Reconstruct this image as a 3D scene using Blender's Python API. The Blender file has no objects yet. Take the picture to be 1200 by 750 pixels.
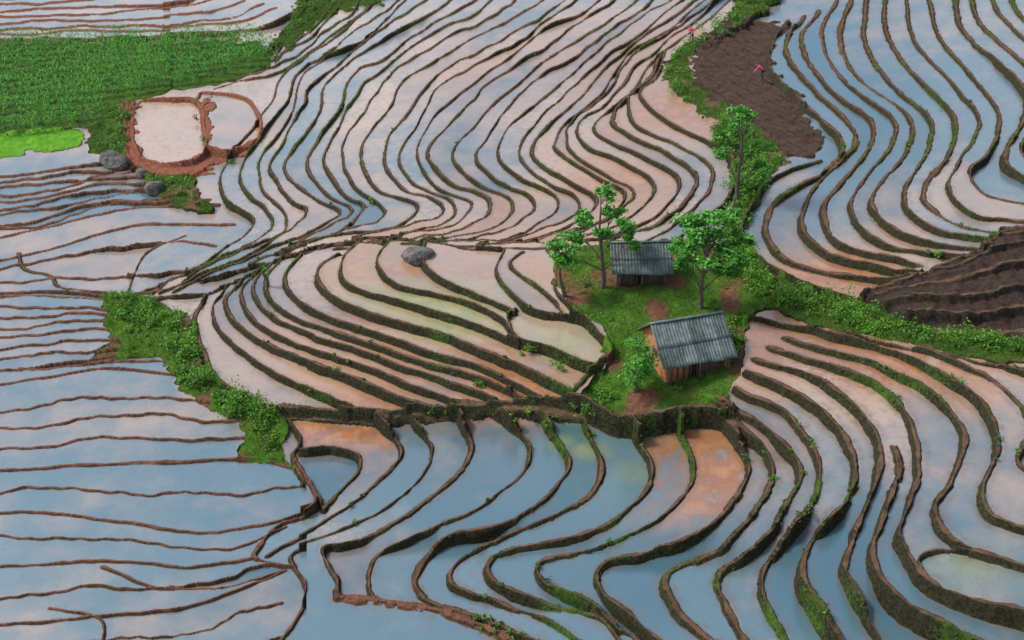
import bpy, math, numpy as np, random, time
T0=time.time()
random.seed(5); rng=np.random.default_rng(7)
scene=bpy.context.scene
# ------------------------------------------------------------------ camera model / survey
F=1500.0; HC=47.0; P=math.radians(30); CP,SP=math.cos(P),math.sin(P)
def unproj(u,v,z):
    a=(u-600)/F; b=-(v-375)/F
    dx=a; dy=CP+b*SP; dz=-SP+b*CP
    t=(z-HC)/dz
    return t*dx,t*dy
def proj(x,y,z):
    d=y*CP-(z-HC)*SP
    w=y*SP+(z-HC)*CP
    return 600+F*x/d, 375-F*w/d
CTRL=[(-100,850,-.2),(150,850,-.2),(500,850,-.6),(900,850,2.2),(1300,850,5.8),
(0,750,0),(150,700,.1),(300,750,.0),(0,500,.6),(200,600,.5),(0,350,1.2),(120,300,1.6),(0,200,2.2),(200,250,2.4),(-120,300,1.2),(-120,600,.3),
(100,100,3.2),(0,0,3.6),(-120,0,3.2),(300,0,4.6),(320,520,.9),(150,460,.9),(240,390,2.2),(200,155,3.7),(150,215,2.4),
(550,300,6.4),(400,335,5.0),(265,335,3.0),(300,468,2.0),(450,470,2.9),(650,462,4.6),(640,365,6.3),(740,320,7.0),(800,430,6.1),(760,478,5.2),
(560,510,2.9),(430,520,1.8),(700,510,4.3),(400,650,.5),(550,650,1.0),(700,650,2.1),(850,650,3.6),(1000,650,5.1),(1150,650,6.6),(410,745,-.5),(460,695,.7),(560,750,-.3),(700,750,.8),(900,750,2.7),(1150,750,5.3),
(870,480,5.8),(1000,450,7.4),(1150,450,8.5),(1270,600,8.0),(900,345,7.2),(1050,395,8),(940,320,7.6),(880,260,7.6),(1000,200,9.0),(1150,240,10.6),(1190,100,11.4),(1000,50,10.2),(900,100,8.9),(880,0,9.3),(1150,340,9.5),(1240,390,8.7),(1300,200,11.5),(1300,0,13.2),(1150,0,12.2),(1250,-70,14),(1100,-80,13),(900,-80,10.6),(1300,100,12.3),
(800,200,7.7),(660,260,6.0),(700,100,7.6),(700,0,8.4),(500,0,6.4),(500,150,5.4),(400,240,4.3),(520,255,5.4),(300,200,3.5),(400,80,4.9),(600,200,6.2),(1000,-60,11.3),(500,-80,7),(100,-80,4.4)]
C=np.array(CTRL,float)
cx,cy=unproj(C[:,0],C[:,1],C[:,2]); cz=C[:,2]
def tpsU(r2): return np.where(r2>1e-9, r2*np.log(r2+1e-12),0)
n=len(C); sc=50.
A=np.zeros((n+3,n+3)); R2=((cx[:,None]-cx)**2+(cy[:,None]-cy)**2)/sc**2
A[:n,:n]=tpsU(R2)+np.eye(n)*0.003
Pm=np.stack([np.ones(n),cx/sc,cy/sc],1); A[:n,n:]=Pm; A[n:,:n]=Pm.T
W=np.linalg.solve(A,np.concatenate([cz,np.zeros(3)]))
def Hf(x,y):
    x=np.asarray(x,float);y=np.asarray(y,float)
    out=W[n]+W[n+1]*x/sc+W[n+2]*y/sc
    for i in range(n):
        out=out+W[i]*tpsU(((x-cx[i])**2+(y-cy[i])**2)/sc**2)
    return np.clip(out,-1.5,19)
def ground(u,v):
    u=np.asarray(u,float);v=np.asarray(v,float)
    z=np.full(u.shape,5.)
    for k in range(40):
        x,y=unproj(u,v,z); y=np.clip(y,20,260); z=z*.45+.55*Hf(x,y)
    x,y=unproj(u,v,z)
    return x,y,z
# ------------------------------------------------------------------ noise
def vnoise(x,y,scale,seed):
    g=np.random.default_rng(seed).random((256,256))
    X=x/scale+1000.3; Y=y/scale+1000.7
    xi=np.floor(X).astype(int); yi=np.floor(Y).astype(int)
    fx=X-xi; fy=Y-yi; fx=fx*fx*(3-2*fx); fy=fy*fy*(3-2*fy)
    a=g[xi%256,yi%256];b=g[(xi+1)%256,yi%256];c=g[xi%256,(yi+1)%256];d=g[(xi+1)%256,(yi+1)%256]
    return (a*(1-fx)+b*fx)*(1-fy)+(c*(1-fx)+d*fx)*fy
# ------------------------------------------------------------------ surveyed bund lines
def smooth(pts,N=90):
    p=np.array(pts,float)
    if len(p)==2: p=np.array([p[0],(p[0]+p[1])/2,p[1]])
    q=np.vstack([2*p[0]-p[1],p,2*p[-1]-p[-2]]); out=[]
    for i in range(1,len(q)-2):
        t=np.linspace(0,1,14,endpoint=False)[:,None]
        a,b,c,d=q[i-1],q[i],q[i+1],q[i+2]
        out.append(.5*((2*b)+(-a+c)*t+(2*a-5*b+4*c-d)*t*t+(-a+3*b-3*c+d)*t**3))
    o=np.vstack(out+[p[-1:]])
    s=np.concatenate([[0],np.cumsum(np.hypot(*np.diff(o,axis=0).T))])
    t=np.linspace(0,s[-1],N)
    return np.stack([np.interp(t,s,o[:,0]),np.interp(t,s,o[:,1])],1)
LINES=[]  # (pts, halfwidth, red)
def jit(p,amp):
    N=len(p); t=np.linspace(0,1,N); o=p.copy()
    L=np.hypot(*np.diff(p,axis=0).T).sum()
    for ax in (0,1):
        for k in range(4):
            f=(k+1)*L/190.*random.uniform(.7,1.3)*(1.6 if k==3 else 1)
            o[:,ax]+=amp/(k+1)*math.sqrt(.5)*np.sin(2*math.pi*(f*t+random.random()))
    return o
def line(pts,w=.28,red=0,j=1.5): LINES.append((jit(smooth(pts),j),w*random.uniform(.85,1.2),red))
def fam(Ap,Bp,nn,w=.28,red=0,j=3.,ends=True):
    a=smooth(Ap);b=smooth(Bp)
    ts=[k/(nn+1) for k in range(0 if ends else 1,nn+2 if ends else nn+1)]
    for t in ts:
        tt=t+ (random.uniform(-.26,.26)/(nn+1) if 0<t<1 else 0)
        LINES.append((jit(a*(1-tt)+b*tt,j if 0<t<1 else 1.),w*random.uniform(.7,1.3),red))
def chain(curves,nn,**k):
    for i in range(len(curves)-1):
        m=nn[i] if isinstance(nn,list) else nn
        fam(curves[i],curves[i+1],m,ends=False,**k)
    for c in curves: line(c,w=k.get('w',.28),red=k.get('red',0))
# top left lake
fam([(-70,2),(90,-4),(200,-12)],[(-70,49),(120,46),(230,42),(300,36),(345,18)],6,w=.26,red=.5,j=2)
# top left right of corn
chain([[(352,-20),(356,10),(330,40),(318,62)],[(392,-20),(388,12),(352,45),(322,75)],[(440,-20),(428,12),(390,40),(335,80),(250,105)]],[1,2],w=.26)
A0=[(455,-20),(440,0),(400,40),(335,85),(318,120),(285,165),(258,205),(265,236),(298,262),(255,300),(165,345)]
A0b=[(540,-20),(520,10),(450,50),(385,95),(375,130),(345,175),(335,205),(370,235),(400,250),(330,285),(205,345)]
A1=[(655,-20),(620,10),(540,55),(475,95),(455,130),(425,175),(440,222),(488,240),(470,262),(400,276),(330,300)]
A2=[(760,-20),(730,10),(660,60),(590,110),(555,150),(530,185),(560,215),(600,235),(590,262),(520,280),(440,284)]
A3=[(830,-20),(790,18),(720,70),(680,115),(640,150),(625,185),(665,212),(700,235),(675,265),(600,285),(560,290)]
A4=[(864,-10),(822,30),(765,72),(745,105),(705,135),(700,160),(755,185),(795,205),(785,240),(735,272),(690,282)]
A5=[(780,60),(770,90),(752,112),(775,140),(830,165),(858,190),(858,230),(820,262),(780,288)]
chain([A0,A0b,A1,A2,A3,A4],[3,3,4,3,3],w=.30,j=3.4)
fam(A4[2:],A5,2,w=.38,ends=False); line(A5,w=.38)
# left upper valley
fam([(-80,214),(40,205),(150,188)],[(-80,300),(50,270),(150,246),(258,238)],8,w=.2,red=.35)
fam([(-80,318),(40,300),(150,268),(275,258)],[(-80,352),(60,343),(150,347),(200,342)],2,w=.2,red=.35)
line([(22,300),(30,318),(62,325),(75,338),(150,348)],w=.3)
line([(150,348),(158,325),(172,300),(215,275)],w=.26)
# red bank pools
line([(165,118),(228,118),(238,150),(240,182),(205,196),(168,188),(156,165),(156,135),(165,118)],w=.4,red=1)
line([(232,118),(240,110),(285,113),(303,135),(303,160),(270,180),(244,178)],w=.4,red=1)
line([(148,120),(146,175),(170,200),(215,207),(245,196)],w=.5,red=1)
# left mid
fam([(-80,352),(60,350),(140,355)],[(-80,440),(20,436),(90,425),(180,418)],6,w=.2,red=.4)
# left lower valley
fam([(-80,462),(60,445),(130,434),(238,446)],[(-80,562),(60,550),(190,545),(330,541)],3,w=.2,red=.4,j=4)
line([(-80,440),(20,437),(90,430),(222,424)],w=.2,red=.4)
chain([[(-80,562),(60,550),(180,545),(285,540),(345,552)],[(-80,606),(60,605),(150,615),(240,628),(310,618),(365,600)],
       [(-80,675),(20,666),(120,660),(220,668),(300,655)],[(-80,740),(40,732),(150,722),(250,705),(335,672)],[(-80,800),(80,790),(200,780),(330,750)]],[1,1,1,1],w=.2,red=.4,j=4)
line([(120,668),(180,690),(260,690),(335,672)],w=.2,red=.4)
line([(60,715),(110,725),(122,740),(118,770)],w=.2,red=.4)
line([(345,540),(365,575),(368,600),(330,618),(308,640),(300,658),(345,668)],w=.26,red=.3)
line([(345,668),(358,695),(352,725),(320,770)],w=.26,red=.3)
# stack in the middle
K=[(165,352),(240,345),(330,304),(430,281),(520,288),(600,294),(650,292)]
line(K,w=.26)
M0=[(395,298),(372,322),(385,345),(440,372),(520,396),(600,428),(672,466)]
M1=[(330,305),(312,332),(328,362),(400,394),(480,420),(560,444),(612,468)]
M2=[(290,322),(266,352),(282,386),(340,416),(400,440),(450,460),(500,478)]
M3=[(240,345),(228,378),(240,418),(265,455),(318,480)]
chain([M0,M1,M2,M3],[1,2,1],w=.44,j=2.)
line([(425,284),(402,306),(404,332),(460,352),(535,375),(607,404)],w=.34)
line([(455,286),(442,310),(468,336),(520,346),(580,370),(607,402)],w=.3)
line([(498,288),(498,312),(528,335),(565,352),(602,366)],w=.3)
line([(592,292),(580,318),(600,348),(628,366),(682,374),(705,396),(716,424),(690,432),(640,412),(607,400),(596,372),(604,362)],w=.3)
line([(612,296),(600,312),(640,345),(658,368)],w=.28)
line([(640,292),(655,310),(652,340),(680,372)],w=.28)
line([(716,424),(690,440),(672,466)],w=.4)
# bank between stack and lower pools
line([(300,478),(380,484),(450,486),(540,478),(620,472),(680,476),(720,498),(800,492),(862,486)],w=.42,j=3)
# lower centre
line([(338,492),(352,520),(345,545),(380,600)],w=.3)
line([(352,535),(385,528),(420,534),(418,560),(380,602)],w=.3)
D1=[(440,490),(470,520),(458,552),(425,588),(370,622),(312,655)]
D2=[(485,490),(506,520),(498,556),(455,600),(398,632),(345,650),(345,668)]
D3=[(540,486),(552,520),(530,568),(478,612),(410,645),(378,655),(395,690),(398,708),(430,712)]
D4=[(590,486),(622,518),(602,568),(552,610),(480,636),(442,655),(432,690),(440,712)]
D5=[(640,486),(668,540),(642,588),(590,622),(520,640),(490,668),(495,705),(560,732),(640,770)]
D6=[(685,492),(705,532),(698,572),(655,612),(590,640),(535,664),(532,695),(590,716),(640,735),(690,775)]
D7=[(742,498),(764,535),(758,575),(715,618),(650,645),(580,664),(580,690),(640,716),(700,735),(735,775)]
D8=[(795,495),(815,540),(800,585),(755,628),(700,652),(634,668),(638,694),(690,716),(730,745),(765,775)]
D9=[(850,490),(878,540),(862,582),(815,628),(760,652),(706,672),(702,700),(735,730),(790,775)]
for d in (D1,D2): line(d,w=.3)
for d in (D3,D4,D5,D6,D7,D8,D9): line(d,w=.44)
line([(398,708),(430,712),(495,722),(560,742),(620,775)],w=.6,red=.4)
E0=[(820,486),(862,496),(905,540),(892,592),(850,635),(800,660),(780,690),(800,730),(850,775)]
E1=[(835,474),(880,490),(935,540),(925,592),(885,640),(845,665),(848,705),(880,775)]
E2=[(860,458),(930,490),(962,545),(952,592),(910,640),(895,690),(935,775)]
E3=[(872,440),(960,474),(1000,530),(992,590),(952,632),(940,680),(962,722),(1010,775)]
E4=[(885,425),(980,456),(1030,510),(1024,570),(1002,630),(990,680),(1030,738),(1080,785)]
E5=[(905,412),(1010,440),(1064,480),(1078,540),(1064,600),(1052,640),(1082,690),(1150,718),(1280,750)]
E6=[(920,396),(1050,436),(1104,465),(1132,510),(1114,570),(1096,610),(1120,650),(1180,670),(1280,690)]
E7=[(955,386),(1080,428),(1150,468),(1168,530),(1150,588),(1172,622),(1280,650)]
E8=[(1080,412),(1180,452),(1208,500),(1195,548),(1280,590)]
E9=[(1160,420),(1240,450),(1290,480)]
for e in (E0,E1,E2,E3,E4,E5,E6,E7,E8,E9): line(e,w=.52,j=2.)
line([(1048,520),(1052,560),(1034,615),(1022,660),(1052,712),(1120,745),(1200,785)],w=.46,j=2)
line([(1082,690),(1075,668),(1110,655),(1180,670)],w=.26)
# right upper
G0=[(962,186),(905,212),(882,245),(868,275),(884,303),(935,333),(1010,352)]
G1=[(925,20),(905,48),(905,85),(945,125),(985,165),(978,192),(925,225),(900,252),(902,288),(945,318),(1078,328)]
G2=[(962,5),(940,48),(965,100),(1022,140),(1018,180),(985,215),(965,250),(985,290),(1080,312)]
G3=[(1000,-15),(985,40),(1010,92),(1065,135),(1062,180),(1035,215),(1022,248),(1060,280),(1160,290)]
G4=[(1040,-20),(1040,35),(1080,90),(1118,135),(1112,180),(1088,215),(1090,245),(1150,268),(1270,262)]
G5=[(1090,-20),(1098,30),(1140,85),(1172,130),(1160,175),(1135,200),(1165,225),(1280,242)]
G6=[(1140,-20),(1150,22),(1190,60),(1230,110),(1215,150),(1200,180),(1290,210)]
G7=[(1185,-20),(1200,15),(1250,45),(1300,90)]
chain([G0[0:],[(945,125),(985,165),(978,192),(925,225),(900,252),(902,288),(945,318),(1078,328)]],[0],w=.34)
chain([G1,G2,G3,G4,G5,G6,G7],[1,1,1,1,1,1],w=.48,j=2.5)
# soil steps
SOILS=[[(1016,350),(1110,318),(1180,290),(1290,272)],[(1024,356),(1110,335),(1180,310),(1290,296)],[(1038,364),(1130,352),(1200,334),(1290,320)],[(1060,374),(1160,366),(1290,346)],[(1090,386),(1200,384),(1290,370)]]
for c in SOILS: line(c,w=.5)
line([(1010,352),(1078,328),(1150,292),(1200,265),(1290,258)],w=.4)
line([(870,372),(960,388),(1080,414),(1290,444)],w=.35)
# ------------------------------------------------------------------ cover polygons (survey coords)
POLY=dict(
corn=[(-80,49),(120,47),(300,44),(322,58),(310,80),(220,103),(132,124),(118,146),(60,160),(-80,166)],
paddy=[(-80,170),(72,150),(100,160),(94,174),(-80,194)],
island=[(650,308),(690,286),(790,285),(872,296),(905,350),(880,372),(872,400),(868,440),(850,478),(780,492),(720,494),(678,470),(717,432),(717,415),(700,385),(680,370),(655,350)],
strip=[(866,0),(850,30),(792,58),(775,90),(800,118),(835,138),(856,180),(862,230),(855,270),(862,310),(900,362),(980,388),(1100,414),(1290,440),(1290,402),(1180,400),(1080,384),(1000,352),(935,334),(880,304),(868,275),(882,245),(905,212),(925,185),(890,148),(845,118),(808,95),(812,62),(870,30),(925,-20),(870,-40)],
soil=[(850,20),(935,22),(906,48),(903,85),(944,125),(968,172),(958,186),(925,184),(880,142),(812,98),(815,62)],
soil2=[(1008,352),(1080,326),(1145,290),(1200,262),(1290,255),(1290,402),(1180,400),(1080,385)],
bank=[(312,476),(440,482),(540,474),(620,468),(678,470),(720,492),(862,480),(862,490),(760,499),(640,488),(540,487),(440,494),(340,490)],
green=[(118,348),(165,346),(200,362),(228,380),(236,415),(262,455),(330,484),(338,500),(332,528),(350,560),(335,545),(318,545),(278,541),(292,512),(248,484),(212,455),(190,420),(96,430),(128,402),(118,365)],
g2=[(168,206),(222,205),(246,245),(215,248),(180,228)],
g3=[(118,124),(152,118),(150,180),(140,196),(120,190),(102,172)],
redb=[(143,116),(160,116),(156,160),(165,188),(205,198),(242,182),(238,118),(246,112),(248,176),(272,182),(305,160),(308,166),(262,190),(238,205),(205,208),(165,200),(143,180)],
g4=[(320,50),(345,24),(352,0),(380,-20),(500,-20),(440,4),(392,14),(372,30),(336,58)],
)
# ------------------------------------------------------------------ grid
cols=np.arange(-800,801,.92); nr=1060
vv=np.linspace(905,-80,nr)
_,ys=unproj(np.full(nr,600.),vv,np.zeros(nr))
def sfac(y): return (y*CP+HC*SP)/F
X=cols[None,:]*sfac(ys)[:,None]; Y=np.repeat(ys[:,None],len(cols),1)
nc=len(cols); dyr=np.gradient(ys)
H=Hf(X,Y)
U,V=proj(X,Y,H)
ND=np.full(X.shape,9.,np.float32); RED=np.zeros(X.shape,np.float32)
x0c,dc=cols[0],cols[1]-cols[0]
for pts,w,red in LINES:
    lx,ly,lz=ground(pts[:,0],pts[:,1])
    ok=(ly>ys[0]-2)&(ly<ys[-1]+2)
    for i in range(len(lx)-1):
        if not(ok[i] and ok[i+1]): continue
        ax,ay,bx,by=lx[i],ly[i],lx[i+1],ly[i+1]
        if math.hypot(ax-bx,ay-by)>6: continue
        ym=.5*(ay+by); r0=min(max(int(np.searchsorted(ys,ym)),1),nr-1)
        s=sfac(ym)
        wb=w*.49
        wy=max(wb,1.0*dyr[r0]); wx=max(wb,1.5*s)
        i0=np.searchsorted(ys,min(ay,by)-wy*2.8); i1=np.searchsorted(ys,max(ay,by)+wy*2.8)+1
        if i1<=i0+1: continue
        Rx=wx*2.8
        j0=max(0,int((min(ax,bx)-Rx)/s/dc-x0c/dc-12)); j1=min(nc,int((max(ax,bx)+Rx)/s/dc-x0c/dc+12))
        if j1<=j0: continue
        xs=(X[i0:i1,j0:j1]-ax)/wx; yy=(Y[i0:i1,j0:j1]-ay)/wy
        vx,vy=(bx-ax)/wx,(by-ay)/wy; L2=vx*vx+vy*vy+1e-9
        t=np.clip((xs*vx+yy*vy)/L2,0,1)
        d=np.sqrt((xs-t*vx)**2+(yy-t*vy)**2)
        sub=ND[i0:i1,j0:j1]; m=d<sub
        sub[m]=d[m]; RED[i0:i1,j0:j1][m]=red
print('lines',len(LINES),time.time()-T0)
ND=ND+(vnoise(X,Y,.35,1)-.5)*.35+(vnoise(X,Y,1.1,2)-.5)*.5
UN=U+(vnoise(X,Y,1.2,3)-.5)*14+(vnoise(X,Y,.4,5)-.5)*7; VN=V+(vnoise(X,Y,1.0,4)-.5)*9
def inpoly(u,v,poly):
    p=np.array(poly,float); m=np.zeros(u.shape,bool)
    bb=(u>p[:,0].min())&(u<p[:,0].max())&(v>p[:,1].min())&(v<p[:,1].max())
    a=u[bb];b=v[bb];r=np.zeros(a.shape,bool)
    for i in range(len(p)):
        x1,y1=p[i];x2,y2=p[i-1]
        if y1==y2: continue
        c=((y1>b)!=(y2>b))&(a<(x2-x1)*(b-y1)/(y2-y1)+x1)
        r^=c
    m[bb]=r
    return m
MK={k:inpoly(UN,VN,p) for k,p in POLY.items()}
land=np.zeros(X.shape,bool)
for k in MK: land|=MK[k]
# blocked averaging -> level terraces
blk=(ND<.8)
def mkids(b):
    e=np.ones(b.shape,bool); e[:,1:]=(b[:,1:]!=b[:,:-1])
    le=(land if b.shape==land.shape else land.T)
    e[:,1:]|=(le[:,1:]!=le[:,:-1])
    return np.cumsum(e.ravel())-1
idr=mkids(blk); idc=mkids(np.ascontiguousarray(blk.T))
cr=np.bincount(idr); cc=np.bincount(idc)
def rm(z,ids,cnt):
    s=np.bincount(ids,z.ravel())/cnt
    return s[ids].reshape(z.shape)
openf=(~blk).astype(np.float32)
def relax(z,it):
    for k in range(it):
        sm=z*openf; ct=openf.copy(); acc=sm.copy()
        for ax in (0,1):
            for s in (1,-1):
                acc=acc+np.roll(sm,s,ax); ct=ct+np.roll(openf,s,ax)
        z=np.where(blk,z,acc/np.maximum(ct,1e-6))
    return z
def terr(f,iters,anch,rl=12):
    z=f.copy(); b=blk
    for k in range(iters):
        zz=rm(z,idr,cr); z=np.where(b,z,zz)
        zt=np.ascontiguousarray(z.T); zz=rm(zt,idc,cc).T
        z=np.where(b,z,zz)
        z=z+anch*(f-z)
    for al in (.6,.5,.4):
        zz=rm(z,idr,cr); z=np.where(b,z,(1-al)*z+al*zz)
        z=relax(z.astype(np.float32),3).astype(float)
    return relax(z.astype(np.float32),rl)
Z=terr(H,22,.05,24)
lim=np.where(U<360,.16,.6); lim=np.where((U<700)&(V<290)&(U>200),.40,lim)
lim=lim.astype(np.float32)
Z=H+lim*np.tanh((Z-H)/lim)
CM=np.array([(700,100,.85),(600,220,.6),(500,150,.55),(450,60,.7),(150,30,.9),(100,260,.6),(30,300,.6),(250,280,.5),(550,320,1.1),(620,330,1.2),(400,400,1.15),(600,440,1.25),(300,430,1.1),(800,150,1.1),(820,110,1.2),(200,150,1),(270,140,.9),(50,400,.45),(100,480,.35),(150,600,.1),(100,700,.15),(395,497,1.4),(380,560,.2),(450,560,.05),(600,600,.0),(750,600,.0),(780,510,.7),(835,540,1.6),(900,600,.1),(880,520,.35),(1000,640,-.1),(1000,420,1.6),(900,400,1.6),(1150,440,1.2),(1100,540,.4),(1150,580,.6),(1180,680,.5),(1000,720,-.1),(800,720,.0),(550,700,-.1),(920,240,.2),(1050,150,.2),(1150,60,.3),(940,110,.2),(1020,330,1.0),(350,200,.55),(740,230,1.05),(680,200,.9),(350,130,.6),(560,80,.7),(700,500,.3)],float)  # water tone map: low paints sky blue, high paints peach of mud and sky
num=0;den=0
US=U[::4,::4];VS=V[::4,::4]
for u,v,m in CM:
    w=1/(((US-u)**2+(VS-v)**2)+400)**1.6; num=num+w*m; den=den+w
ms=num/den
mudsky=np.repeat(np.repeat(ms,4,0),4,1)[:nr,:nc]
mudskyn=mudsky+(vnoise(X,Y,3.0,11)-.5)*1.3
MUDSKY=terr(mudskyn,10,.10,20)
RND=terr(vnoise(X,Y,2.2,12),10,.03,20)
RND=np.clip((RND-.5)*2.2+.5,0,1)
print('terraces',time.time()-T0)
def shifts(a,fn):
    o=a.copy()
    for ax in (0,1):
        for s in (1,-1):
            o=fn(o,np.roll(a,s,ax))
    return o
zs=np.where(blk,0,Z); have=~blk
for k in range(16):
    if have.all(): break
    sm=np.zeros_like(zs); ct=np.zeros_like(zs)
    for ax in (0,1):
        for s in (1,-1):
            h=np.roll(have,s,ax); sm+=np.where(h,np.roll(zs,s,ax),0); ct+=h
    new=(~have)&(ct>0); zs[new]=sm[new]/ct[new]; have|=new
zs[~have]=H[~have]
zhi=zs.copy(); zlo=zs.copy(); near=ND<1.15
for k in range(10):
    zhi=np.where(near,shifts(zhi,np.maximum),zs)
    zlo=np.where(near,shifts(zlo,np.minimum),zs)
hiside=(zs>.5*(zhi+zlo)+.03)&(~land)
NDe=np.where(hiside,ND/.52,ND)
S=np.clip((1.02-NDe)/.62,0,1); S=S*S*(3-2*S)
S=np.where(hiside,np.clip((1.02-NDe)/.4,0,1),S)
hb=.03+.06*vnoise(X,Y,.8,21)+.03*(zhi-zlo<.1)
ZZ=zs+(zhi+hb-zs)*S
nz=(vnoise(X,Y,.25,31)-.5)*.08+(vnoise(X,Y,.8,32)-.5)*.14
ZZ=ZZ+np.where(land,nz+.08,0)+S*(vnoise(X,Y,.22,33)-.5)*.05
for k in ('island','strip','green','g2','g3'):
    m=MK[k]&(ND>1.2); ZZ[m]=(H+nz+.1)[m]
rows_=MK['soil']
ZZ[rows_]+=(.12*np.sin((X*.9+Y*.45)*4.5)+(vnoise(X,Y,.5,36)-.5)*.15)[rows_]
ZZ=np.where(MK['soil2'],ZZ+(vnoise(X,Y,.5,35)-.5)*.18,ZZ)
water=(~land)&(NDe>.97)
ZZ=np.where(water,np.minimum(ZZ,zs),ZZ)
SHAL=np.clip((2.5-NDe)/1.5,0,1)
# covers
g=np.clip(.05+1.1*(vnoise(X,Y,3.5,41)-.5)-RED*.7,0,.50)
g=g+.07*((U>650)&(V>380))
for k,vl in dict(corn=.9,paddy=1,island=.72,strip=.85,green=.85,g2=.8,g3=.85,soil=0.02,soil2=.08,bank=.3,redb=.0,g4=.9).items():
    g[MK[k]]=vl
pat=MK['island']|MK['green']|MK['strip']|MK['g2']
g=np.where(pat,np.clip(g+(vnoise(X,Y,1.6,42)-.5)*1.5,0,1),g)
redv=RED.copy(); redv[MK['redb']]=1; redv[MK['island']]=.5; redv[MK['corn']|MK['paddy']|MK['strip']]=0
dark=np.zeros_like(H); dark[MK['soil']]=.7; dark[MK['soil2']]=.9
dark=np.where(MK['soil2']&(ND<.5),.1,dark)
bright=np.zeros_like(H); bright[MK['paddy']]=1; bright[MK['green']]=.3; bright[MK['island']]=.3
def spots(L):
    o=np.zeros_like(H)
    for u,v,r,a in L: o=np.maximum(o,a*np.exp(-(((U-u)/r)**2+((V-v)/(r*.55))**2)))
    return o
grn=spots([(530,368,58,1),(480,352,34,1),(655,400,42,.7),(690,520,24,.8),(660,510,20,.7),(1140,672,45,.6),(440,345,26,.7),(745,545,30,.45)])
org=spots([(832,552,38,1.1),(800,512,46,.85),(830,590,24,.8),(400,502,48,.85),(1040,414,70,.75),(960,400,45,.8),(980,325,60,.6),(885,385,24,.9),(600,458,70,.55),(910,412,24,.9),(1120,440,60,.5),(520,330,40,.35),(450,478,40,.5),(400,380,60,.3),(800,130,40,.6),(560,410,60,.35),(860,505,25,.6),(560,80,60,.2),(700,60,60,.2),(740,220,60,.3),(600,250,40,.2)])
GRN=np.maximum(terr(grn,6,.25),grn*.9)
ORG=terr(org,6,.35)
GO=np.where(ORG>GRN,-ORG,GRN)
# ------------------------------------------------------------------ mesh build
def make_mesh(name,fm,attrs):
    idx=np.arange(nr*nc).reshape(nr,nc)
    a=idx[:-1,:-1][fm];b=idx[:-1,1:][fm];c=idx[1:,1:][fm];d=idx[1:,:-1][fm]
    fcs=np.stack([a,b,c,d],1)
    used=np.unique(fcs); mp=np.zeros(nr*nc,np.int32); mp[used]=np.arange(len(used))
    fcs=mp[fcs]
    co=np.stack([X.ravel()[used],Y.ravel()[used],ZZ.ravel()[used]],1).astype(np.float32)
    me=bpy.data.meshes.new(name)
    me.vertices.add(len(co)); me.vertices.foreach_set('co',co.ravel())
    me.loops.add(fcs.size); me.loops.foreach_set('vertex_index',fcs.ravel().astype(np.int32))
    me.polygons.add(len(fcs)); me.polygons.foreach_set('loop_start',np.arange(0,fcs.size,4,dtype=np.int32))
    me.polygons.foreach_set('use_smooth',np.ones(len(fcs),bool))
    me.update()
    at=me.color_attributes.new('cov','FLOAT_COLOR','POINT')
    at.data.foreach_set('color',np.stack([k.ravel()[used] for k in attrs],1).astype(np.float32).ravel())
    ob=bpy.data.objects.new(name,me); scene.collection.objects.link(ob); return ob
fw=water[:-1,:-1]&water[:-1,1:]&water[1:,1:]&water[1:,:-1]
terrain=make_mesh('terrain',~fw,(g,redv,dark,bright))
wat=make_mesh('paddy_water',fw,(np.clip(MUDSKY,-.5,1.9),GO,RND,SHAL))
print('mesh',time.time()-T0)
# ------------------------------------------------------------------ materials
def mat(name):
    m=bpy.data.materials.new(name); m.use_nodes=True; nt=m.node_tree
    return m,nt,nt.nodes['Principled BSDF']
def noise(nt,scale,detail=4,rough=.6,vec=None):
    nd=nt.nodes.new('ShaderNodeTexNoise'); nd.inputs['Scale'].default_value=scale; nd.inputs['Detail'].default_value=detail; nd.inputs['Roughness'].default_value=rough
    if vec is not None: nt.links.new(vec,nd.inputs['Vector'])
    return nd.outputs['Fac']
def mixc(nt,f,a,b,bt='MIX'):
    m=nt.nodes.new('ShaderNodeMix'); m.data_type='RGBA'; m.blend_type=bt
    for s,i in ((f,0),(a,6),(b,7)):
        if isinstance(s,(int,float)): m.inputs[i].default_value=s
        elif isinstance(s,tuple): m.inputs[i].default_value=(*s,1)
        else: nt.links.new(s,m.inputs[i])
    return m.outputs[2]
def ramp(nt,f,a,b):
    m=nt.nodes.new('ShaderNodeMapRange'); m.interpolation_type='SMOOTHSTEP'
    m.inputs[1].default_value=a; m.inputs[2].default_value=b
    if a>b:
        m.inputs[1].default_value=b; m.inputs[2].default_value=a; m.inputs[3].default_value=1; m.inputs[4].default_value=0
    nt.links.new(f,m.inputs[0]); return m.outputs[0]
def math_(nt,op,a,b,cl=False):
    m=nt.nodes.new('ShaderNodeMath'); m.operation=op; m.use_clamp=cl
    for s,i in ((a,0),(b,1)):
        if isinstance(s,(int,float)): m.inputs[i].default_value=s
        else: nt.links.new(s,m.inputs[i])
    return m.outputs[0]
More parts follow.
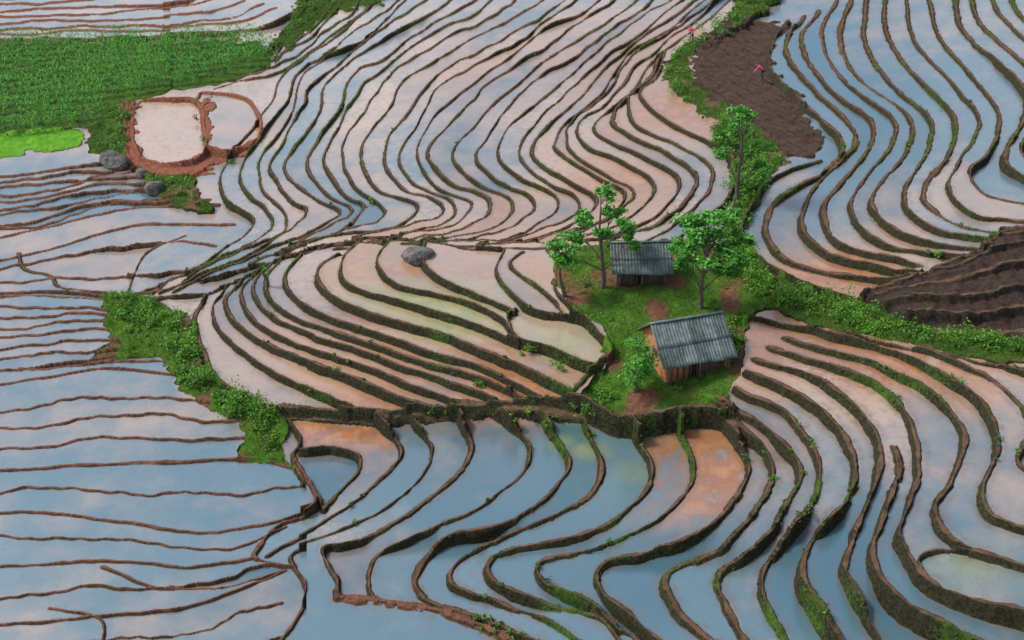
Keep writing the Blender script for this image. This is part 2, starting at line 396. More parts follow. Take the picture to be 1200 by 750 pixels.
# terrain
m,nt,bs=mat('earth_and_grass')
at=nt.nodes.new('ShaderNodeVertexColor'); at.layer_name='cov'
sp=nt.nodes.new('ShaderNodeSeparateColor'); nt.links.new(at.outputs[0],sp.inputs[0])
geo=nt.nodes.new('ShaderNodeNewGeometry'); pos=geo.outputs['Position']
sx=nt.nodes.new('ShaderNodeSeparateXYZ'); nt.links.new(geo.outputs['Normal'],sx.inputs[0])
n1=noise(nt,1.3,6,.7,pos); n2=noise(nt,6,5,.7,pos)
brown=mixc(nt,ramp(nt,n1,.3,.7),(.08,.046,.03),(.18,.105,.067))
red_=mixc(nt,ramp(nt,n2,.3,.7),(.17,.055,.035),(.34,.13,.075))
earth=mixc(nt,sp.outputs[1],brown,red_)
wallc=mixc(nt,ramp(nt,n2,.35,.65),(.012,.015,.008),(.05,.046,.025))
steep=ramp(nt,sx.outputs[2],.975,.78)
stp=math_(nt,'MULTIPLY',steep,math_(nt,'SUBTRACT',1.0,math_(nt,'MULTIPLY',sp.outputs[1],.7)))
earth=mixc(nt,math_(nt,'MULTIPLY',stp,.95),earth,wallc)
grass=mixc(nt,ramp(nt,n1,.3,.7),(.025,.06,.010),(.08,.15,.02))
bg=mixc(nt,ramp(nt,n1,.3,.7),(.07,.24,.015),(.15,.36,.03))
grass=mixc(nt,at.outputs[1],grass,bg)
gm=ramp(nt,math_(nt,'ADD',sp.outputs[0],math_(nt,'MULTIPLY',math_(nt,'SUBTRACT',n2,.5),1.3)),.35,.65)
col=mixc(nt,gm,earth,grass)
dk=mixc(nt,ramp(nt,n2,.3,.7),(.022,.015,.013),(.07,.048,.038))
col=mixc(nt,math_(nt,'MULTIPLY',sp.outputs[2],.98),col,dk)
nt.links.new(col,bs.inputs['Base Color']); bs.inputs['Roughness'].default_value=.95; bs.inputs['Specular IOR Level'].default_value=.1
bp=nt.nodes.new('ShaderNodeBump'); bp.inputs['Strength'].default_value=.8; bp.inputs['Distance'].default_value=.12
nt.links.new(noise(nt,5,8,.75,pos),bp.inputs['Height']); nt.links.new(bp.outputs[0],bs.inputs['Normal'])
terrain.data.materials.append(m)
# water
m,nt,bs=mat('paddy_water')
at=nt.nodes.new('ShaderNodeVertexColor'); at.layer_name='cov'
sp=nt.nodes.new('ShaderNodeSeparateColor'); nt.links.new(at.outputs[0],sp.inputs[0])
geo=nt.nodes.new('ShaderNodeNewGeometry'); pos=geo.outputs['Position']
n1=noise(nt,.35,5,.6,pos); n2=noise(nt,3.5,6,.75,pos); n3=noise(nt,.9,5,.65,pos); n4=noise(nt,1.8,8,.8,pos)
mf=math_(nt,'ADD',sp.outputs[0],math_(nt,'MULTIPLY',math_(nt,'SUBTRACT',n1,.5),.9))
skyc=mixc(nt,sp.outputs[2],(.035,.115,.155),(.15,.245,.285))  # blue of the reflected sky, put into the base colour
peachc=mixc(nt,sp.outputs[2],(.35,.235,.165),(.60,.43,.315))  # peach: silt colour with warm sky reflection painted in
col=mixc(nt,ramp(nt,mf,.25,1.1),skyc,peachc)
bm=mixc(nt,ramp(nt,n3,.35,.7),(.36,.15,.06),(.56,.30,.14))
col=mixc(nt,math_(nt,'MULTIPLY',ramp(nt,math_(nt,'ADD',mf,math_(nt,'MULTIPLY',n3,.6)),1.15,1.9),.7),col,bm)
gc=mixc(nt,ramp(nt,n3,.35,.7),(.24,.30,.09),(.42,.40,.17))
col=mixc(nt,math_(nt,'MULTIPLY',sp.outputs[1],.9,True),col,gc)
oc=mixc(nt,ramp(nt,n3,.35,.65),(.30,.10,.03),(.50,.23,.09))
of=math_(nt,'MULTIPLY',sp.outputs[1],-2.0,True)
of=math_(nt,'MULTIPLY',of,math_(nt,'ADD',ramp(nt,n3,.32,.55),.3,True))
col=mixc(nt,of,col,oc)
thr=math_(nt,'ADD',n4,math_(nt,'MULTIPLY',sp.outputs[2],.25))
col=mixc(nt,math_(nt,'MULTIPLY',ramp(nt,thr,.64,.84),.55),col,(.17,.13,.11))
shm=math_(nt,'MULTIPLY',at.outputs[1],ramp(nt,n3,.35,.65))
col=mixc(nt,math_(nt,'MULTIPLY',shm,.65),col,(.17,.10,.06))
sp2=ramp(nt,n2,.52,.75)
col=mixc(nt,math_(nt,'MULTIPLY',sp2,.2),col,(.09,.075,.06))
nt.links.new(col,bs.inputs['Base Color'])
rr=nt.nodes.new('ShaderNodeMapRange'); rr.inputs[1].default_value=.55; rr.inputs[2].default_value=.9; rr.inputs[3].default_value=.03; rr.inputs[4].default_value=.35
nt.links.new(thr,rr.inputs[0]); nt.links.new(rr.outputs[0],bs.inputs['Roughness']); bs.inputs['IOR'].default_value=2.3
cz_=nt.nodes.new('ShaderNodeCombineXYZ'); cz_.inputs[2].default_value=1
bp=nt.nodes.new('ShaderNodeBump'); bp.inputs['Strength'].default_value=.4; bp.inputs['Distance'].default_value=.025
nt.links.new(noise(nt,5,5,.7,pos),bp.inputs['Height']); nt.links.new(cz_.outputs[0],bp.inputs['Normal']); nt.links.new(bp.outputs[0],bs.inputs['Normal'])
wat.data.materials.append(m)
# foliage
def folmat(name,c1,c2,c3=None,trans=.25):
    m,nt,bs=mat(name)
    a=nt.nodes.new('ShaderNodeAttribute'); a.attribute_name='tint'
    geo=nt.nodes.new('ShaderNodeNewGeometry')
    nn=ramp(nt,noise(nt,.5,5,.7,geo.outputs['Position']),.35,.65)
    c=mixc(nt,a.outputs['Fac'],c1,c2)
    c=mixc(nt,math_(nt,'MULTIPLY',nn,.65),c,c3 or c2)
    nt.links.new(c,bs.inputs['Base Color']); bs.inputs['Roughness'].default_value=.55
    out=nt.nodes['Material Output']; tr=nt.nodes.new('ShaderNodeBsdfTranslucent'); nt.links.new(c,tr.inputs[0])
    mx=nt.nodes.new('ShaderNodeMixShader'); mx.inputs[0].default_value=trans
    nt.links.new(bs.outputs[0],mx.inputs[1]); nt.links.new(tr.outputs[0],mx.inputs[2]); nt.links.new(mx.outputs[0],out.inputs[0])
    return m
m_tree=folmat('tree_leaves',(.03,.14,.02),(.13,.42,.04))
m_bush=folmat('shrub_leaves',(.015,.065,.008),(.12,.34,.02),(.17,.34,.02))
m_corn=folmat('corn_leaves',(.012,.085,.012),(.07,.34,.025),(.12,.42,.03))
m_grass=folmat('grass_blades',(.05,.09,.015),(.16,.26,.03),(.15,.19,.04))
def simple(name,c1,c2,scale=4,rough=.8,bump=.3,met=0):
    m,nt,bs=mat(name); geo=nt.nodes.new('ShaderNodeNewGeometry'); f=noise(nt,scale,6,.7,geo.outputs['Position'])
    nt.links.new(mixc(nt,ramp(nt,f,.3,.7),c1,c2),bs.inputs['Base Color']); bs.inputs['Roughness'].default_value=rough; bs.inputs['Metallic'].default_value=met
    bp=nt.nodes.new('ShaderNodeBump'); bp.inputs['Strength'].default_value=bump; bp.inputs['Distance'].default_value=.05
    nt.links.new(f,bp.inputs['Height']); nt.links.new(bp.outputs[0],bs.inputs['Normal']); return m
m_bark=simple('bark',(.08,.055,.04),(.17,.13,.10),8)
m_rock=simple('rock',(.05,.048,.045),(.19,.175,.155),2.5,.9,.8)
m_clay=simple('clay_wall',(.34,.11,.045),(.52,.22,.10),3)
m_wood=simple('old_wood',(.07,.04,.028),(.16,.10,.07),9)
m_darkw=simple('dark_boards',(.03,.022,.018),(.08,.055,.04),9)
m_roof=simple('fibre_cement_roof',(.08,.105,.10),(.23,.28,.265),1.6,.75,.3)
m_roof2=simple('old_fibre_cement_roof',(.05,.07,.065),(.15,.18,.165),1.6,.75,.3)
def raw(name,verts,faces4,material,tint=None,smooth_=False):
    me=bpy.data.meshes.new(name); v=np.asarray(verts,np.float32); f=np.asarray(faces4,np.int32); k=f.shape[1]
    me.vertices.add(len(v)); me.vertices.foreach_set('co',v.ravel())
    me.loops.add(f.size); me.loops.foreach_set('vertex_index',f.ravel())
    me.polygons.add(len(f)); me.polygons.foreach_set('loop_start',np.arange(0,f.size,k,dtype=np.int32))
    if smooth_: me.polygons.foreach_set('use_smooth',np.ones(len(f),bool))
    me.update(calc_edges=True)
    if tint is not None:
        a=me.attributes.new('tint','FLOAT','POINT'); a.data.foreach_set('value',np.asarray(tint,np.float32))
    me.materials.append(material)
    ob=bpy.data.objects.new(name,me); scene.collection.objects.link(ob); return ob
def leaves(name,c,size,material,up=.5,tintv=None):
    n=len(c); d=rng.normal(size=(n,3)); d/=np.linalg.norm(d,axis=1)[:,None]
    nn=rng.normal(size=(n,3)); nn[:,2]+=up*2; a=np.cross(nn,d); a/=np.linalg.norm(a,axis=1)[:,None]
    b=np.cross(a,nn); b/=np.linalg.norm(b,axis=1)[:,None]
    s=size*rng.uniform(.6,1.3,(n,1))
    v=np.stack([c-b*s,c+a*s*.45,c+b*s,c-a*s*.45],1).reshape(-1,3)
    f=np.arange(n*4).reshape(n,4)
    t=rng.random(n) if tintv is None else tintv
    return raw(name,v,f,material,np.repeat(t,4))
def parent(name,loc,kids):
    e=bpy.data.objects.new(name,None); e.location=loc; scene.collection.objects.link(e)
    bpy.context.view_layer.update()
    for k in kids:
        k.parent=e; k.matrix_parent_inverse=e.matrix_world.inverted()
    return e
def tubes(name,paths,material):
    V=[];Fc=[];k=8
    for pts,rad in paths:
        p=np.array(pts,float); base=len(V)
        for i in range(len(p)):
            t=p[min(i+1,len(p)-1)]-p[max(i-1,0)]; t/=np.linalg.norm(t)+1e-9
            a=np.cross(t,(0.3,1,0.1)); a/=np.linalg.norm(a); b=np.cross(t,a)
            for q in range(k):
                an=2*math.pi*q/k; V.append(p[i]+rad[i]*(a*math.cos(an)+b*math.sin(an)))
        for i in range(len(p)-1):
            for q in range(k):
                Fc.append((base+i*k+q,base+i*k+(q+1)%k,base+(i+1)*k+(q+1)%k,base+(i+1)*k+q))
    return raw(name,V,Fc,material,smooth_=True)
def G1p(u,v):
    x,y,z=ground(np.array([u]),np.array([v])); return float(x[0]),float(y[0]),float(z[0])
def tree(u,v,height,spread,tips,seed,trunks=1,lean=(0,0),npl=220,leaf=.17,cl=.75):
    r=random.Random(seed); b=np.array(G1p(u,v)); paths=[];cen=[];tint=[]
    for q in range(trunks):
        off=np.array([(q-(trunks-1)/2)*.35,r.uniform(-.2,.2),-.3])
        tr=[b+off]; K=9
        for i in range(1,K+1):
            f=i/K; tr.append(b+off*np.array([1,1,0])+np.array([lean[0]*f+.15*math.sin(f*5+seed)+off[0]*f,lean[1]*f+.12*math.cos(f*4+q),height*.9*f]))
        paths.append((tr,[.15*(1-.8*i/K)+.015 for i in range(K+1)]))
        for (fx,fz,ex) in tips:
            i=max(2,min(K-1,int((fz-.22)*K/.9))); s=tr[i]
            e=b+np.array([fx*spread+lean[0]*fz,r.uniform(-.7,.7)*spread*.8,fz*height])
            mid=(s+e)/2+np.array([0,0,.12*height*.3]); 
            paths.append(([s,mid,e],[.06,.035,.012]))
            for sub in range(6):
                ee=e+np.array([r.uniform(-1,1),r.uniform(-1,1),r.uniform(-.5,.5)])*cl*ex
                paths.append(([mid,(mid+ee)/2+np.array([0,0,.1]),ee],[.02,.013,.006]))
                nn=int(npl/6); c=rng.normal(size=(nn,3))*np.array([.33,.33,.15])*cl*ex+ee
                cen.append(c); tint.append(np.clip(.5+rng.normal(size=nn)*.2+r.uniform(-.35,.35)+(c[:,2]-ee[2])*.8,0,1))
    c=np.vstack(cen); t=np.concatenate(tint)
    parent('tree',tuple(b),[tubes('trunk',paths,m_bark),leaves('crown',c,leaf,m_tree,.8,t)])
tree(705,338,6.6,2.5,[(0,1,.9),(-.35,.84,.8),(.35,.8,.75),(.0,.62,.6),(.66,.62,.8),(-.55,.52,.8),(-.95,.42,.75),(.85,.45,.6)],1,lean=(-.2,0),npl=380)
tree(660,352,3.9,1.1,[(-.2,1,.8),(.5,.95,.6),(-.3,.75,.6)],2,lean=(-.2,0),npl=240)
tree(822,362,6.3,2.1,[(0,1,.95),(-.5,.88,.95),(.6,.9,1.),(0,.76,1.),(-.85,.68,.9),(.9,.68,.95),(.1,.6,1.),(-.55,.5,.8),(.7,.48,.8),(1.05,.8,.6),(-.2,.85,.9),(.3,.68,.9)],3,trunks=1,npl=520)
tree(866,238,7.2,1.7,[(-.3,1,.75),(.4,.95,.6),(-.8,.72,.7),(0,.76,.7),(.8,.68,.7),(-.7,.5,.6),(.2,.53,.7),(.9,.44,.5)],4,lean=(-.5,0),npl=300)
tree(746,462,3.3,.6,[(0,1,.7),(-.4,.8,.8),(.5,.75,.8),(-.3,.55,.9),(.4,.5,.9),(0,.35,1)],5,npl=300,leaf=.12)
tree(312,340,1.7,.3,[(0,1,.35),(.3,.7,.3)],6,npl=60,leaf=.1,cl=.5)
# shrubs
def pts_in(poly,nn):
    p=np.array(poly,float); out=[]
    while len(out)<nn:
        u=rng.uniform(p[:,0].min(),p[:,0].max(),4000); v=rng.uniform(p[:,1].min(),p[:,1].max(),4000)
        m=inpoly(u,v,poly); out+=list(zip(u[m],v[m]))
    o=np.array(out[:nn]); return o[:,0],o[:,1]
cen=[];ti=[]
def bushes(u,v,rmin,rmax,dens):
    x,y,z=ground(u,v)
    for i in range(len(x)):
        r=rmin+(rmax-rmin)*rng.random()**2.2; k=int(dens*r*r)+10; bt=rng.uniform(0,.8); asp=rng.uniform(.6,1.7); lobes=rng.normal(size=(5,3))*r*np.array([.45,.45,.3])
        d=rng.normal(size=(k,3)); d/=np.linalg.norm(d,axis=1)[:,None]; d*=r*.62*rng.uniform(.3,1.15,(k,1)); d+=lobes[rng.integers(0,5,k)]; d[:,2]=np.abs(d[:,2])*asp
        cen.append(d+np.array([x[i],y[i],z[i]+.05])); ti.append(np.clip(rng.normal(size=k)*.18+bt+d[:,2]/r*.3,0,1))
STR2=[(862,-5),(852,28),(792,60),(778,90),(802,116),(838,136),(872,150),(902,170),(918,186),(896,215),(872,250),(862,240),(858,185),(830,140),(795,100),(800,65),(860,35),(900,0)]
bushes(*pts_in(STR2,110),.25,1.1,420)
bushes(*pts_in([(870,180),(925,182),(880,245),(866,290),(905,338),(1000,358),(1080,388),(1200,405),(1280,408),(1280,425),(1100,405),(980,380),(900,352),(868,310),(862,250)],170),.25,1.0,420)
bushes(*pts_in([(130,350),(165,350),(200,370),(225,388),(232,420),(262,462),(325,486),(328,505),(318,530),(300,505),(255,478),(218,450),(205,415),(150,390)],190),.18,.8,480)
bushes(*pts_in([(172,208),(222,208),(240,243),(215,244)],22),.3,.7,420)
bushes(*pts_in([(122,128),(148,122),(148,175),(125,190)],30),.3,.9,380)
bushes(*pts_in([(300,62),(325,45),(350,8),(372,12),(335,58),(312,78)],26),.3,.9,300)
bushes(*pts_in([(380,0),(500,-15),(440,6),(385,18)],10),.3,.7,300)
bushes(*pts_in([(850,370),(870,400),(862,440),(845,400)],14),.3,.8,480)
bushes(*pts_in([(690,455),(730,470),(720,492),(685,478)],10),.3,.6,480)
bushes(*pts_in([(850,255),(880,300),(905,352),(880,345),(850,300)],24),.4,1.,420)
bushes(*pts_in([(655,315),(680,300),(692,350),(665,352)],6),.2,.4,480)
bushes(*pts_in(POLY['island'],34),.1,.35,480)
bushes(*pts_in(POLY['bank'],24),.12,.35,480)
bushes(np.array([620.,612,648,655,640,230,240,228,310,318,330,345,348,436,430,562,270,1100,1098]),np.array([408.,415,425,432,500,140,165,120,505,490,520,535,548,238,243,452,190,322,300]),.2,.45,500)
# small tufts and weeds along terrace walls
wm=(~land)&(NDe<.7)&(zhi-zlo>.2)&(vnoise(X,Y,4.,61)>.62)&(V>60)&(U>300)
ii=np.flatnonzero(wm.ravel()); ii=rng.choice(ii,120)
for q in ii:
    r=rng.uniform(.06,.17); k=22
    d=rng.normal(size=(k,3))*r*.6; d[:,2]=np.abs(d[:,2])
    cen.append(d+np.array([X.ravel()[q],Y.ravel()[q],ZZ.ravel()[q]])); ti.append(np.clip(rng.normal(size=k)*.15+.25,0,1))
leaves('shrubs',np.vstack(cen),.10,m_bush,.5,np.concatenate(ti))
# corn
x,y,z=ground(*[np.array(a,float) for a in zip(*POLY['corn'])])
gx,gy=np.meshgrid(np.arange(x.min()-5,x.max()+5,.36),np.arange(y.min()-8,y.max()+3,1.9)); gx=gx.ravel()+rng.normal(size=gx.size)*.08; gy=gy.ravel()+rng.normal(size=gy.size)*.08
gy=gy+.12*(gx-gx.min())+.4*np.sin(gx*.15)
gz=Hf(gx,gy); uu,v2=proj(gx,gy,gz); mk=inpoly(uu,v2,POLY['corn'])&(vnoise(gx,gy,1.5,88)>.12); gx,gy,gz=gx[mk],gy[mk],gz[mk]; print('corn plants',len(gx))
VV=[];TT=[]; hs=.75+.5*vnoise(gx,gy,3.,89)
for k in range(12):
    nn=len(gx); an=rng.uniform(0,6.28,nn); hh=rng.uniform(.15,1.6,nn)*hs; L=rng.uniform(.3,.6,nn)
    d=np.stack([np.cos(an),np.sin(an),np.zeros(nn)],1); s=np.stack([-np.sin(an),np.cos(an),np.zeros(nn)],1)*.055
    b=np.stack([gx,gy,gz+hh],1); mid=b+d*L[:,None]*.5+np.array([0,0,.25]); e=b+d*L[:,None]+np.array([0,0,.05])
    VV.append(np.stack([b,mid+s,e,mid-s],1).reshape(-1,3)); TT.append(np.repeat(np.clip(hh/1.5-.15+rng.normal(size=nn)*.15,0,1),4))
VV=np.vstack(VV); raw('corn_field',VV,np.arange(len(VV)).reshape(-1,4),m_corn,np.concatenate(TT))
# grass blades
wgt=(~water)&(V>-20)&(V<790)&(U>-40)&(U<1240)&(~MK['corn'])&(~MK['soil'])&(~MK['paddy'])
pr=np.where(wgt,np.clip(g-.08,0,1)*(1-.8*(RED>.5))*np.where(dark>.05,.05,1),0)*(np.abs(np.gradient(Y,axis=0))*sfac(Y))
pr=np.clip(pr,0,None).ravel(); pr/=pr.sum(); ii=rng.choice(len(pr),150000,p=pr)
bx=X.ravel()[ii]+rng.normal(size=len(ii))*.05; by=Y.ravel()[ii]+rng.normal(size=len(ii))*.05; bz=ZZ.ravel()[ii]-.02
hh=rng.uniform(.05,.2,len(ii)); an=rng.uniform(0,6.28,len(ii))
b=np.stack([bx,by,bz],1); sd=np.stack([np.cos(an),np.sin(an),0*an],1)*.02; tp=b+np.stack([rng.normal(size=len(ii))*.06,rng.normal(size=len(ii))*.06,hh],1)
raw('grass',np.stack([b-sd,b+sd,tp],1).reshape(-1,3),np.arange(len(ii)*3).reshape(-1,3),m_grass,np.repeat(rng.random(len(ii)),3))
# ------------------------------------------------------------------ huts
def box(name,c,s,material):
    V=[(c[0]+a*s[0]/2,c[1]+b_*s[1]/2,c[2]+d*s[2]/2) for a in(-1,1) for b_ in(-1,1) for d in(-1,1)]
    Fq=[(0,1,3,2),(4,6,7,5),(0,4,5,1),(2,3,7,6),(0,2,6,4),(1,5,7,3)]
    return raw(name,V,Fq,material)
def hut(u,v,L,D,hw,hr,rz,wallm,roofm,seed):
    r=random.Random(seed); kids=[]
    x0,x1,y0,y1=-L/2,L/2,-D/2,D/2
    def gable(nm,xa):
        t=.14
        pr=[(y0,-.4),(y1,-.4),(y1,hw),(0,hr-.06),(y0,hw)]
        Vv=[(xa,a,b) for a,b in pr]+[(xa+t,a,b) for a,b in pr]
        me=bpy.data.meshes.new(nm); me.from_pydata(Vv,[],[(0,1,2,3,4),(9,8,7,6,5)]+[(i,i+5,(i+1)%5+5,(i+1)%5) for i in range(5)]); me.materials.append(wallm)
        o=bpy.data.objects.new(nm,me); scene.collection.objects.link(o); return o
    kids+= [gable('gable_wall_1',x0),gable('gable_wall_2',x1-.14)]
    kids.append(box('back_wall',(0,y1-.07,hw/2-.2),(L-.29,.14,hw+.39),wallm))
    kids.append(box('front_wall_1',(-L*.30,y0+.07,hw/2-.2),(L*.34,.12,hw+.38),wallm if seed==1 else m_wood))
    kids.append(box('front_wall_2',(L*.25,y0+.07,hw/2-.2),(L*.42,.12,hw+.38),m_wood))
    kids.append(box('door',(-L*.045,y0+.16,hw/2-.2),(L*.16,.05,hw+.3),m_darkw))
    for i in range(9):
        kids.append(box('plank_%d'%i,(-L/2+.3+i*(L-.6)/8,y0-.02,hw/2-.15+r.uniform(-.05,.02)),(.10,.05,hw+.2),m_wood))
    for i,px in enumerate((-L/2+.1,0,L/2-.1)):
        kids.append(box('post_%d'%(i+1),(px,y0-.38,hw/2-.3),(.09,.09,hw+.1),m_wood))
    kids.append(box('opening',(x0-.012,-.1,.75),(.03,.7,.5),m_darkw))
    ov=.45; 
    for sgn,nm in ((-1,'front'),(1,'back')):
        ns=int((L+.8)/.92)+1; wsh=(L+.8)/ns
        for row in range(2):
            for k in range(ns):
                V_=[];nx=19
                t0,t1=(0,.56) if row==0 else (.5,1.0+r.uniform(-.03,.05))
                lift=.035 if row==0 else 0.; tilt=r.uniform(-.02,.02); lx=r.uniform(-.02,.02)
                for j in range(7):
                    t=t0+(t1-t0)*j/6
                    for i in range(nx):
                        xx=-(L+.8)/2+k*wsh+wsh*i/(nx-1)*1.06+lx
                        yy=sgn*t*(D/2+ov); zz=hr+.05-(hr-hw+.0)*t*(D/2+ov)/(D/2)+lift+.035*math.sin(i/(nx-1)*2*math.pi*4)+tilt*t+(k%2)*.012-.05*math.sin(math.pi*(k+.5)/ns)
                        V_.append((xx,yy,zz))
                Fq=[(j*nx+i,j*nx+i+1,(j+1)*nx+i+1,(j+1)*nx+i) for j in range(6) for i in range(nx-1)]
                o=raw('roof_sheet_%s_%d_%d'%(nm,row,k),V_,Fq,roofm if r.random()>.35 else m_roof2); sm=o.modifiers.new('s','SOLIDIFY'); sm.thickness=.02; kids.append(o)
    kids.append(box('ridge_cap',(0,0,hr+.10),(L+.85,.2,.05),m_roof2))
    for i in range(3): kids.append(box('rafter_%d'%i,(-L/2-.2+i*(L+.4)/2,0,hr-.06),(.08,.3,.08),m_wood))
    x,y,z=G1p(u,v)
    e=bpy.data.objects.new('farm_hut',None); scene.collection.objects.link(e)
    for k in kids: k.parent=e
    e.location=(x,y,z+.15); e.rotation_euler=(0,0,rz); return e
hut(801,420,3.9,3.8,1.15,2.6,math.radians(17),m_clay,m_roof,1)
hut(748,322,3.2,3.1,1.2,2.2,math.radians(2),m_wood,m_roof2,2)
# ------------------------------------------------------------------ rocks
def rock(u,v,s,seed,dz=0,name='boulder'):
    import bmesh
    bm=bmesh.new(); bmesh.ops.create_icosphere(bm,subdivisions=4,radius=1)
    r=np.random.default_rng(seed); dirs=r.normal(size=(14,3)); dirs/=np.linalg.norm(dirs,axis=1)[:,None]; off=r.uniform(.62,.95,14)
    for vt in bm.verts:
        p=np.array(vt.co); 
        for d,o in zip(dirs,off):
            k=p@d
            if k>o: p=p-d*(k-o)*.9
        p+=r.normal(size=3)*.012
        vt.co=p*np.array(s)
    me=bpy.data.meshes.new(name); bm.to_mesh(me); bm.free(); me.materials.append(m_rock)
    o=bpy.data.objects.new(name,me); scene.collection.objects.link(o); x,y,z=G1p(u,v); o.location=(x,y,z+dz); o.rotation_euler=(0,0,r.uniform(-.4,.4))
rock(490,303,(1.4,.95,.85),3,.15); rock(136,192,(1.5,1.1,1.2),2,.2); rock(181,224,(1.0,.8,.9),3,.2); rock(770,490,(.6,.45,.45),4,.2); rock(166,205,(.6,.5,.5),5,.1)
# ------------------------------------------------------------------ people
def skinmat(n,c): return simple(n,c,tuple(k*1.15 for k in c),10,.7,.05)
m_pink=skinmat('pink_cloth',(.75,.08,.16)); m_blk=skinmat('dark_cloth',(.03,.03,.05)); m_skin=skinmat('skin',(.42,.24,.16)); m_hair=skinmat('hair',(.02,.015,.012))
def person(u,v,rz,shirt,bend):
    x,y,z=G1p(u,v)
    def skin(nm,vs,es,rad,mt,root=0):
        me=bpy.data.meshes.new(nm); me.from_pydata(vs,es,[]); o=bpy.data.objects.new(nm,me); scene.collection.objects.link(o)
        md=o.modifiers.new('sk','SKIN'); 
        for i,rr in enumerate(rad): me.skin_vertices[0].data[i].radius=(rr,rr)
        me.skin_vertices[0].data[root].use_root=True
        o.modifiers.new('ss','SUBSURF').levels=1; o.modifiers['ss'].render_levels=2
        me.materials.append(mt); return o
    hip=np.array([0,0,.86]); a=bend
    def up(d,s=0): return (s,d*math.sin(a),.86+d*math.cos(a))
    ch=up(.42); nk=up(.56); hd=up(.72)
    sl,sr=up(.5,.19),up(.5,-.19)
    el=(.25,sl[1]+.12,sl[2]-.26);er=(-.25,sr[1]+.12,sr[2]-.26); wl=(.2,el[1]+.2,el[2]-.16);wr=(-.2,er[1]+.2,er[2]-.16)
    torso=skin('torso',[tuple(hip),up(.2),ch,nk,sl,el,sr,er],[(0,1),(1,2),(2,3),(2,4),(4,5),(2,6),(6,7)],[.15,.14,.16,.06,.075,.05,.075,.05],shirt)
    legs=skin('legs',[tuple(hip),(.1,0,.8),(.13,.08,.45),(.13,-.02,.06),(.13,.12,.03),(-.1,0,.8),(-.13,.02,.45),(-.14,-.06,.06),(-.14,.08,.03)],[(0,1),(1,2),(2,3),(3,4),(0,5),(5,6),(6,7),(7,8)],[.14,.095,.065,.045,.035,.095,.065,.045,.035],m_blk)
    fo=[]
    for s,e,w in ((1,el,wl),(-1,er,wr)):
        vs=[e,w];es=[(0,1)];rd=[.042,.03]
        w=np.array(w); pl=w+np.array([0,.05,-.05]); vs.append(tuple(pl)); es.append((1,2)); rd.append(.03)
        for k in range(5):
            vs.append(tuple(pl+np.array([(k-2)*.02,.05+.01*(2-abs(k-2)),-.05]))); es.append((2,3+k)); rd.append(.009)
        fo.append(skin('forearm_hand',vs,es,rd,m_skin,0))
    head=skin('head',[nk,up(.64),hd,up(.80)],[(0,1),(1,2),(2,3)],[.05,.06,.095,.07],m_skin)
    n0=np.array(hd)
    nose=skin('nose',[tuple(n0+[0,.08,0]),tuple(n0+[0,.115,-.02])],[(0,1)],[.018,.014],m_skin)
    hair=skin('hair',[up(.70,0),up(.80)],[(0,1)],[.1,.09],m_hair); hair.location=(0,-.02,.02)
    e=bpy.data.objects.new('farmer',None); scene.collection.objects.link(e)
    for o in [torso,legs,head,hair,nose]+fo: o.parent=e
    e.location=(x,y,z+.05); e.rotation_euler=(0,0,rz)
person(810,50,2.5,m_pink,.35); person(893,94,1.2,m_pink,.9)
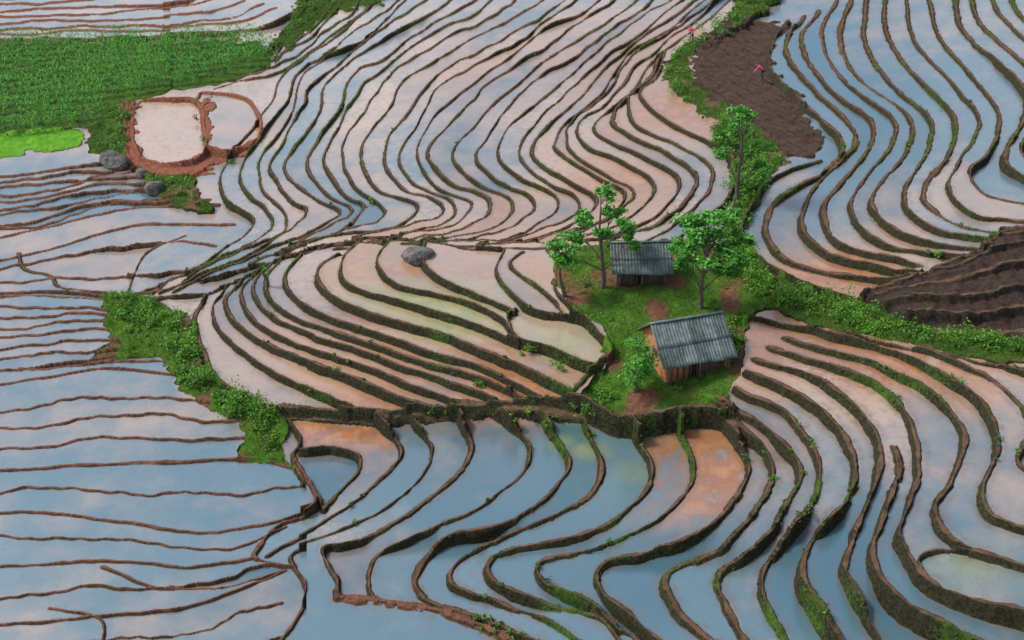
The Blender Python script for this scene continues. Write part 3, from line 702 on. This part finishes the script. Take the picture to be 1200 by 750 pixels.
# outer ground reaching the horizon
gx=np.concatenate([np.linspace(-1500,-140,20),np.linspace(-130,130,80),np.linspace(140,1500,20)]); gy=np.concatenate([np.linspace(-800,30,16),np.linspace(33,230,60),np.linspace(250,2500,30)])
OX,OY=np.meshgrid(gx,gy); cxl=np.clip(OX,-95,110); cyl=np.clip(OY,38,205)
OZ=Hf(cxl,cyl)
dist=np.hypot(OX-cxl,OY-cyl); OZ=OZ-2.2*np.exp(-dist/4.)+np.clip(dist-60,0,900)*.10*vnoise(OX,OY,180,77)*(OY>0)
inside=(np.abs(OX)<780*sfac(OY))&(OY>ys[0]+1)&(OY<ys[-1]-2); OZ=np.where(inside,np.minimum(OZ,Hf(OX,OY)-2.5),OZ)
no=OX.shape; idx=np.arange(OX.size).reshape(no)
raw('ground',np.stack([OX.ravel(),OY.ravel(),OZ.ravel()],1),np.stack([idx[:-1,:-1].ravel(),idx[:-1,1:].ravel(),idx[1:,1:].ravel(),idx[1:,:-1].ravel()],1),simple('far_fields',(.05,.09,.02),(.13,.12,.06),.05,.9,.2),smooth_=True)
# ------------------------------------------------------------------ light
w=bpy.data.worlds.new("World"); scene.world=w; w.use_nodes=True; nt=w.node_tree
sky=nt.nodes.new('ShaderNodeTexSky'); sky.sky_type='NISHITA'; sky.sun_disc=False
EL=math.radians(48); AZ=math.radians(-75)
sky.sun_elevation=EL; sky.sun_rotation=AZ; sky.dust_density=1.8; sky.air_density=1.0
hs_=nt.nodes.new('ShaderNodeHueSaturation'); hs_.inputs['Saturation'].default_value=.3; hs_.inputs['Value'].default_value=1.7
nt.links.new(sky.outputs[0],hs_.inputs['Color'])
tc=nt.nodes.new('ShaderNodeTexCoord'); mp_=nt.nodes.new('ShaderNodeMapping'); mp_.inputs['Scale'].default_value=(1,1,2.6); nt.links.new(tc.outputs['Generated'],mp_.inputs[0])
cl_=ramp(nt,noise(nt,3.2,7,.6,mp_.outputs[0]),.41,.64)
nt.links.new(mixc(nt,math_(nt,'MULTIPLY',cl_,.85),sky.outputs[0],hs_.outputs[0]),nt.nodes['Background'].inputs[0]); nt.nodes['Background'].inputs[1].default_value=.15
sl=bpy.data.lights.new('sun','SUN'); sl.energy=3.0; sl.angle=math.radians(12); sl.color=(1,.97,.92)
so=bpy.data.objects.new('sun',sl); scene.collection.objects.link(so)
from mathutils import Vector
dirv=Vector((math.sin(AZ)*math.cos(EL),math.cos(AZ)*math.cos(EL),math.sin(EL)))
so.rotation_euler=dirv.to_track_quat('Z','Y').to_euler()
cam=bpy.data.cameras.new('camera'); co=bpy.data.objects.new('camera',cam); scene.collection.objects.link(co); scene.camera=co
co.location=(0,0,HC); co.rotation_euler=(math.radians(60),0,0); cam.sensor_width=36; cam.lens=F/1200*36; cam.clip_end=6000
scene.view_settings.view_transform='Standard'; scene.view_settings.look='None'; scene.view_settings.exposure=0
print('done',time.time()-T0)
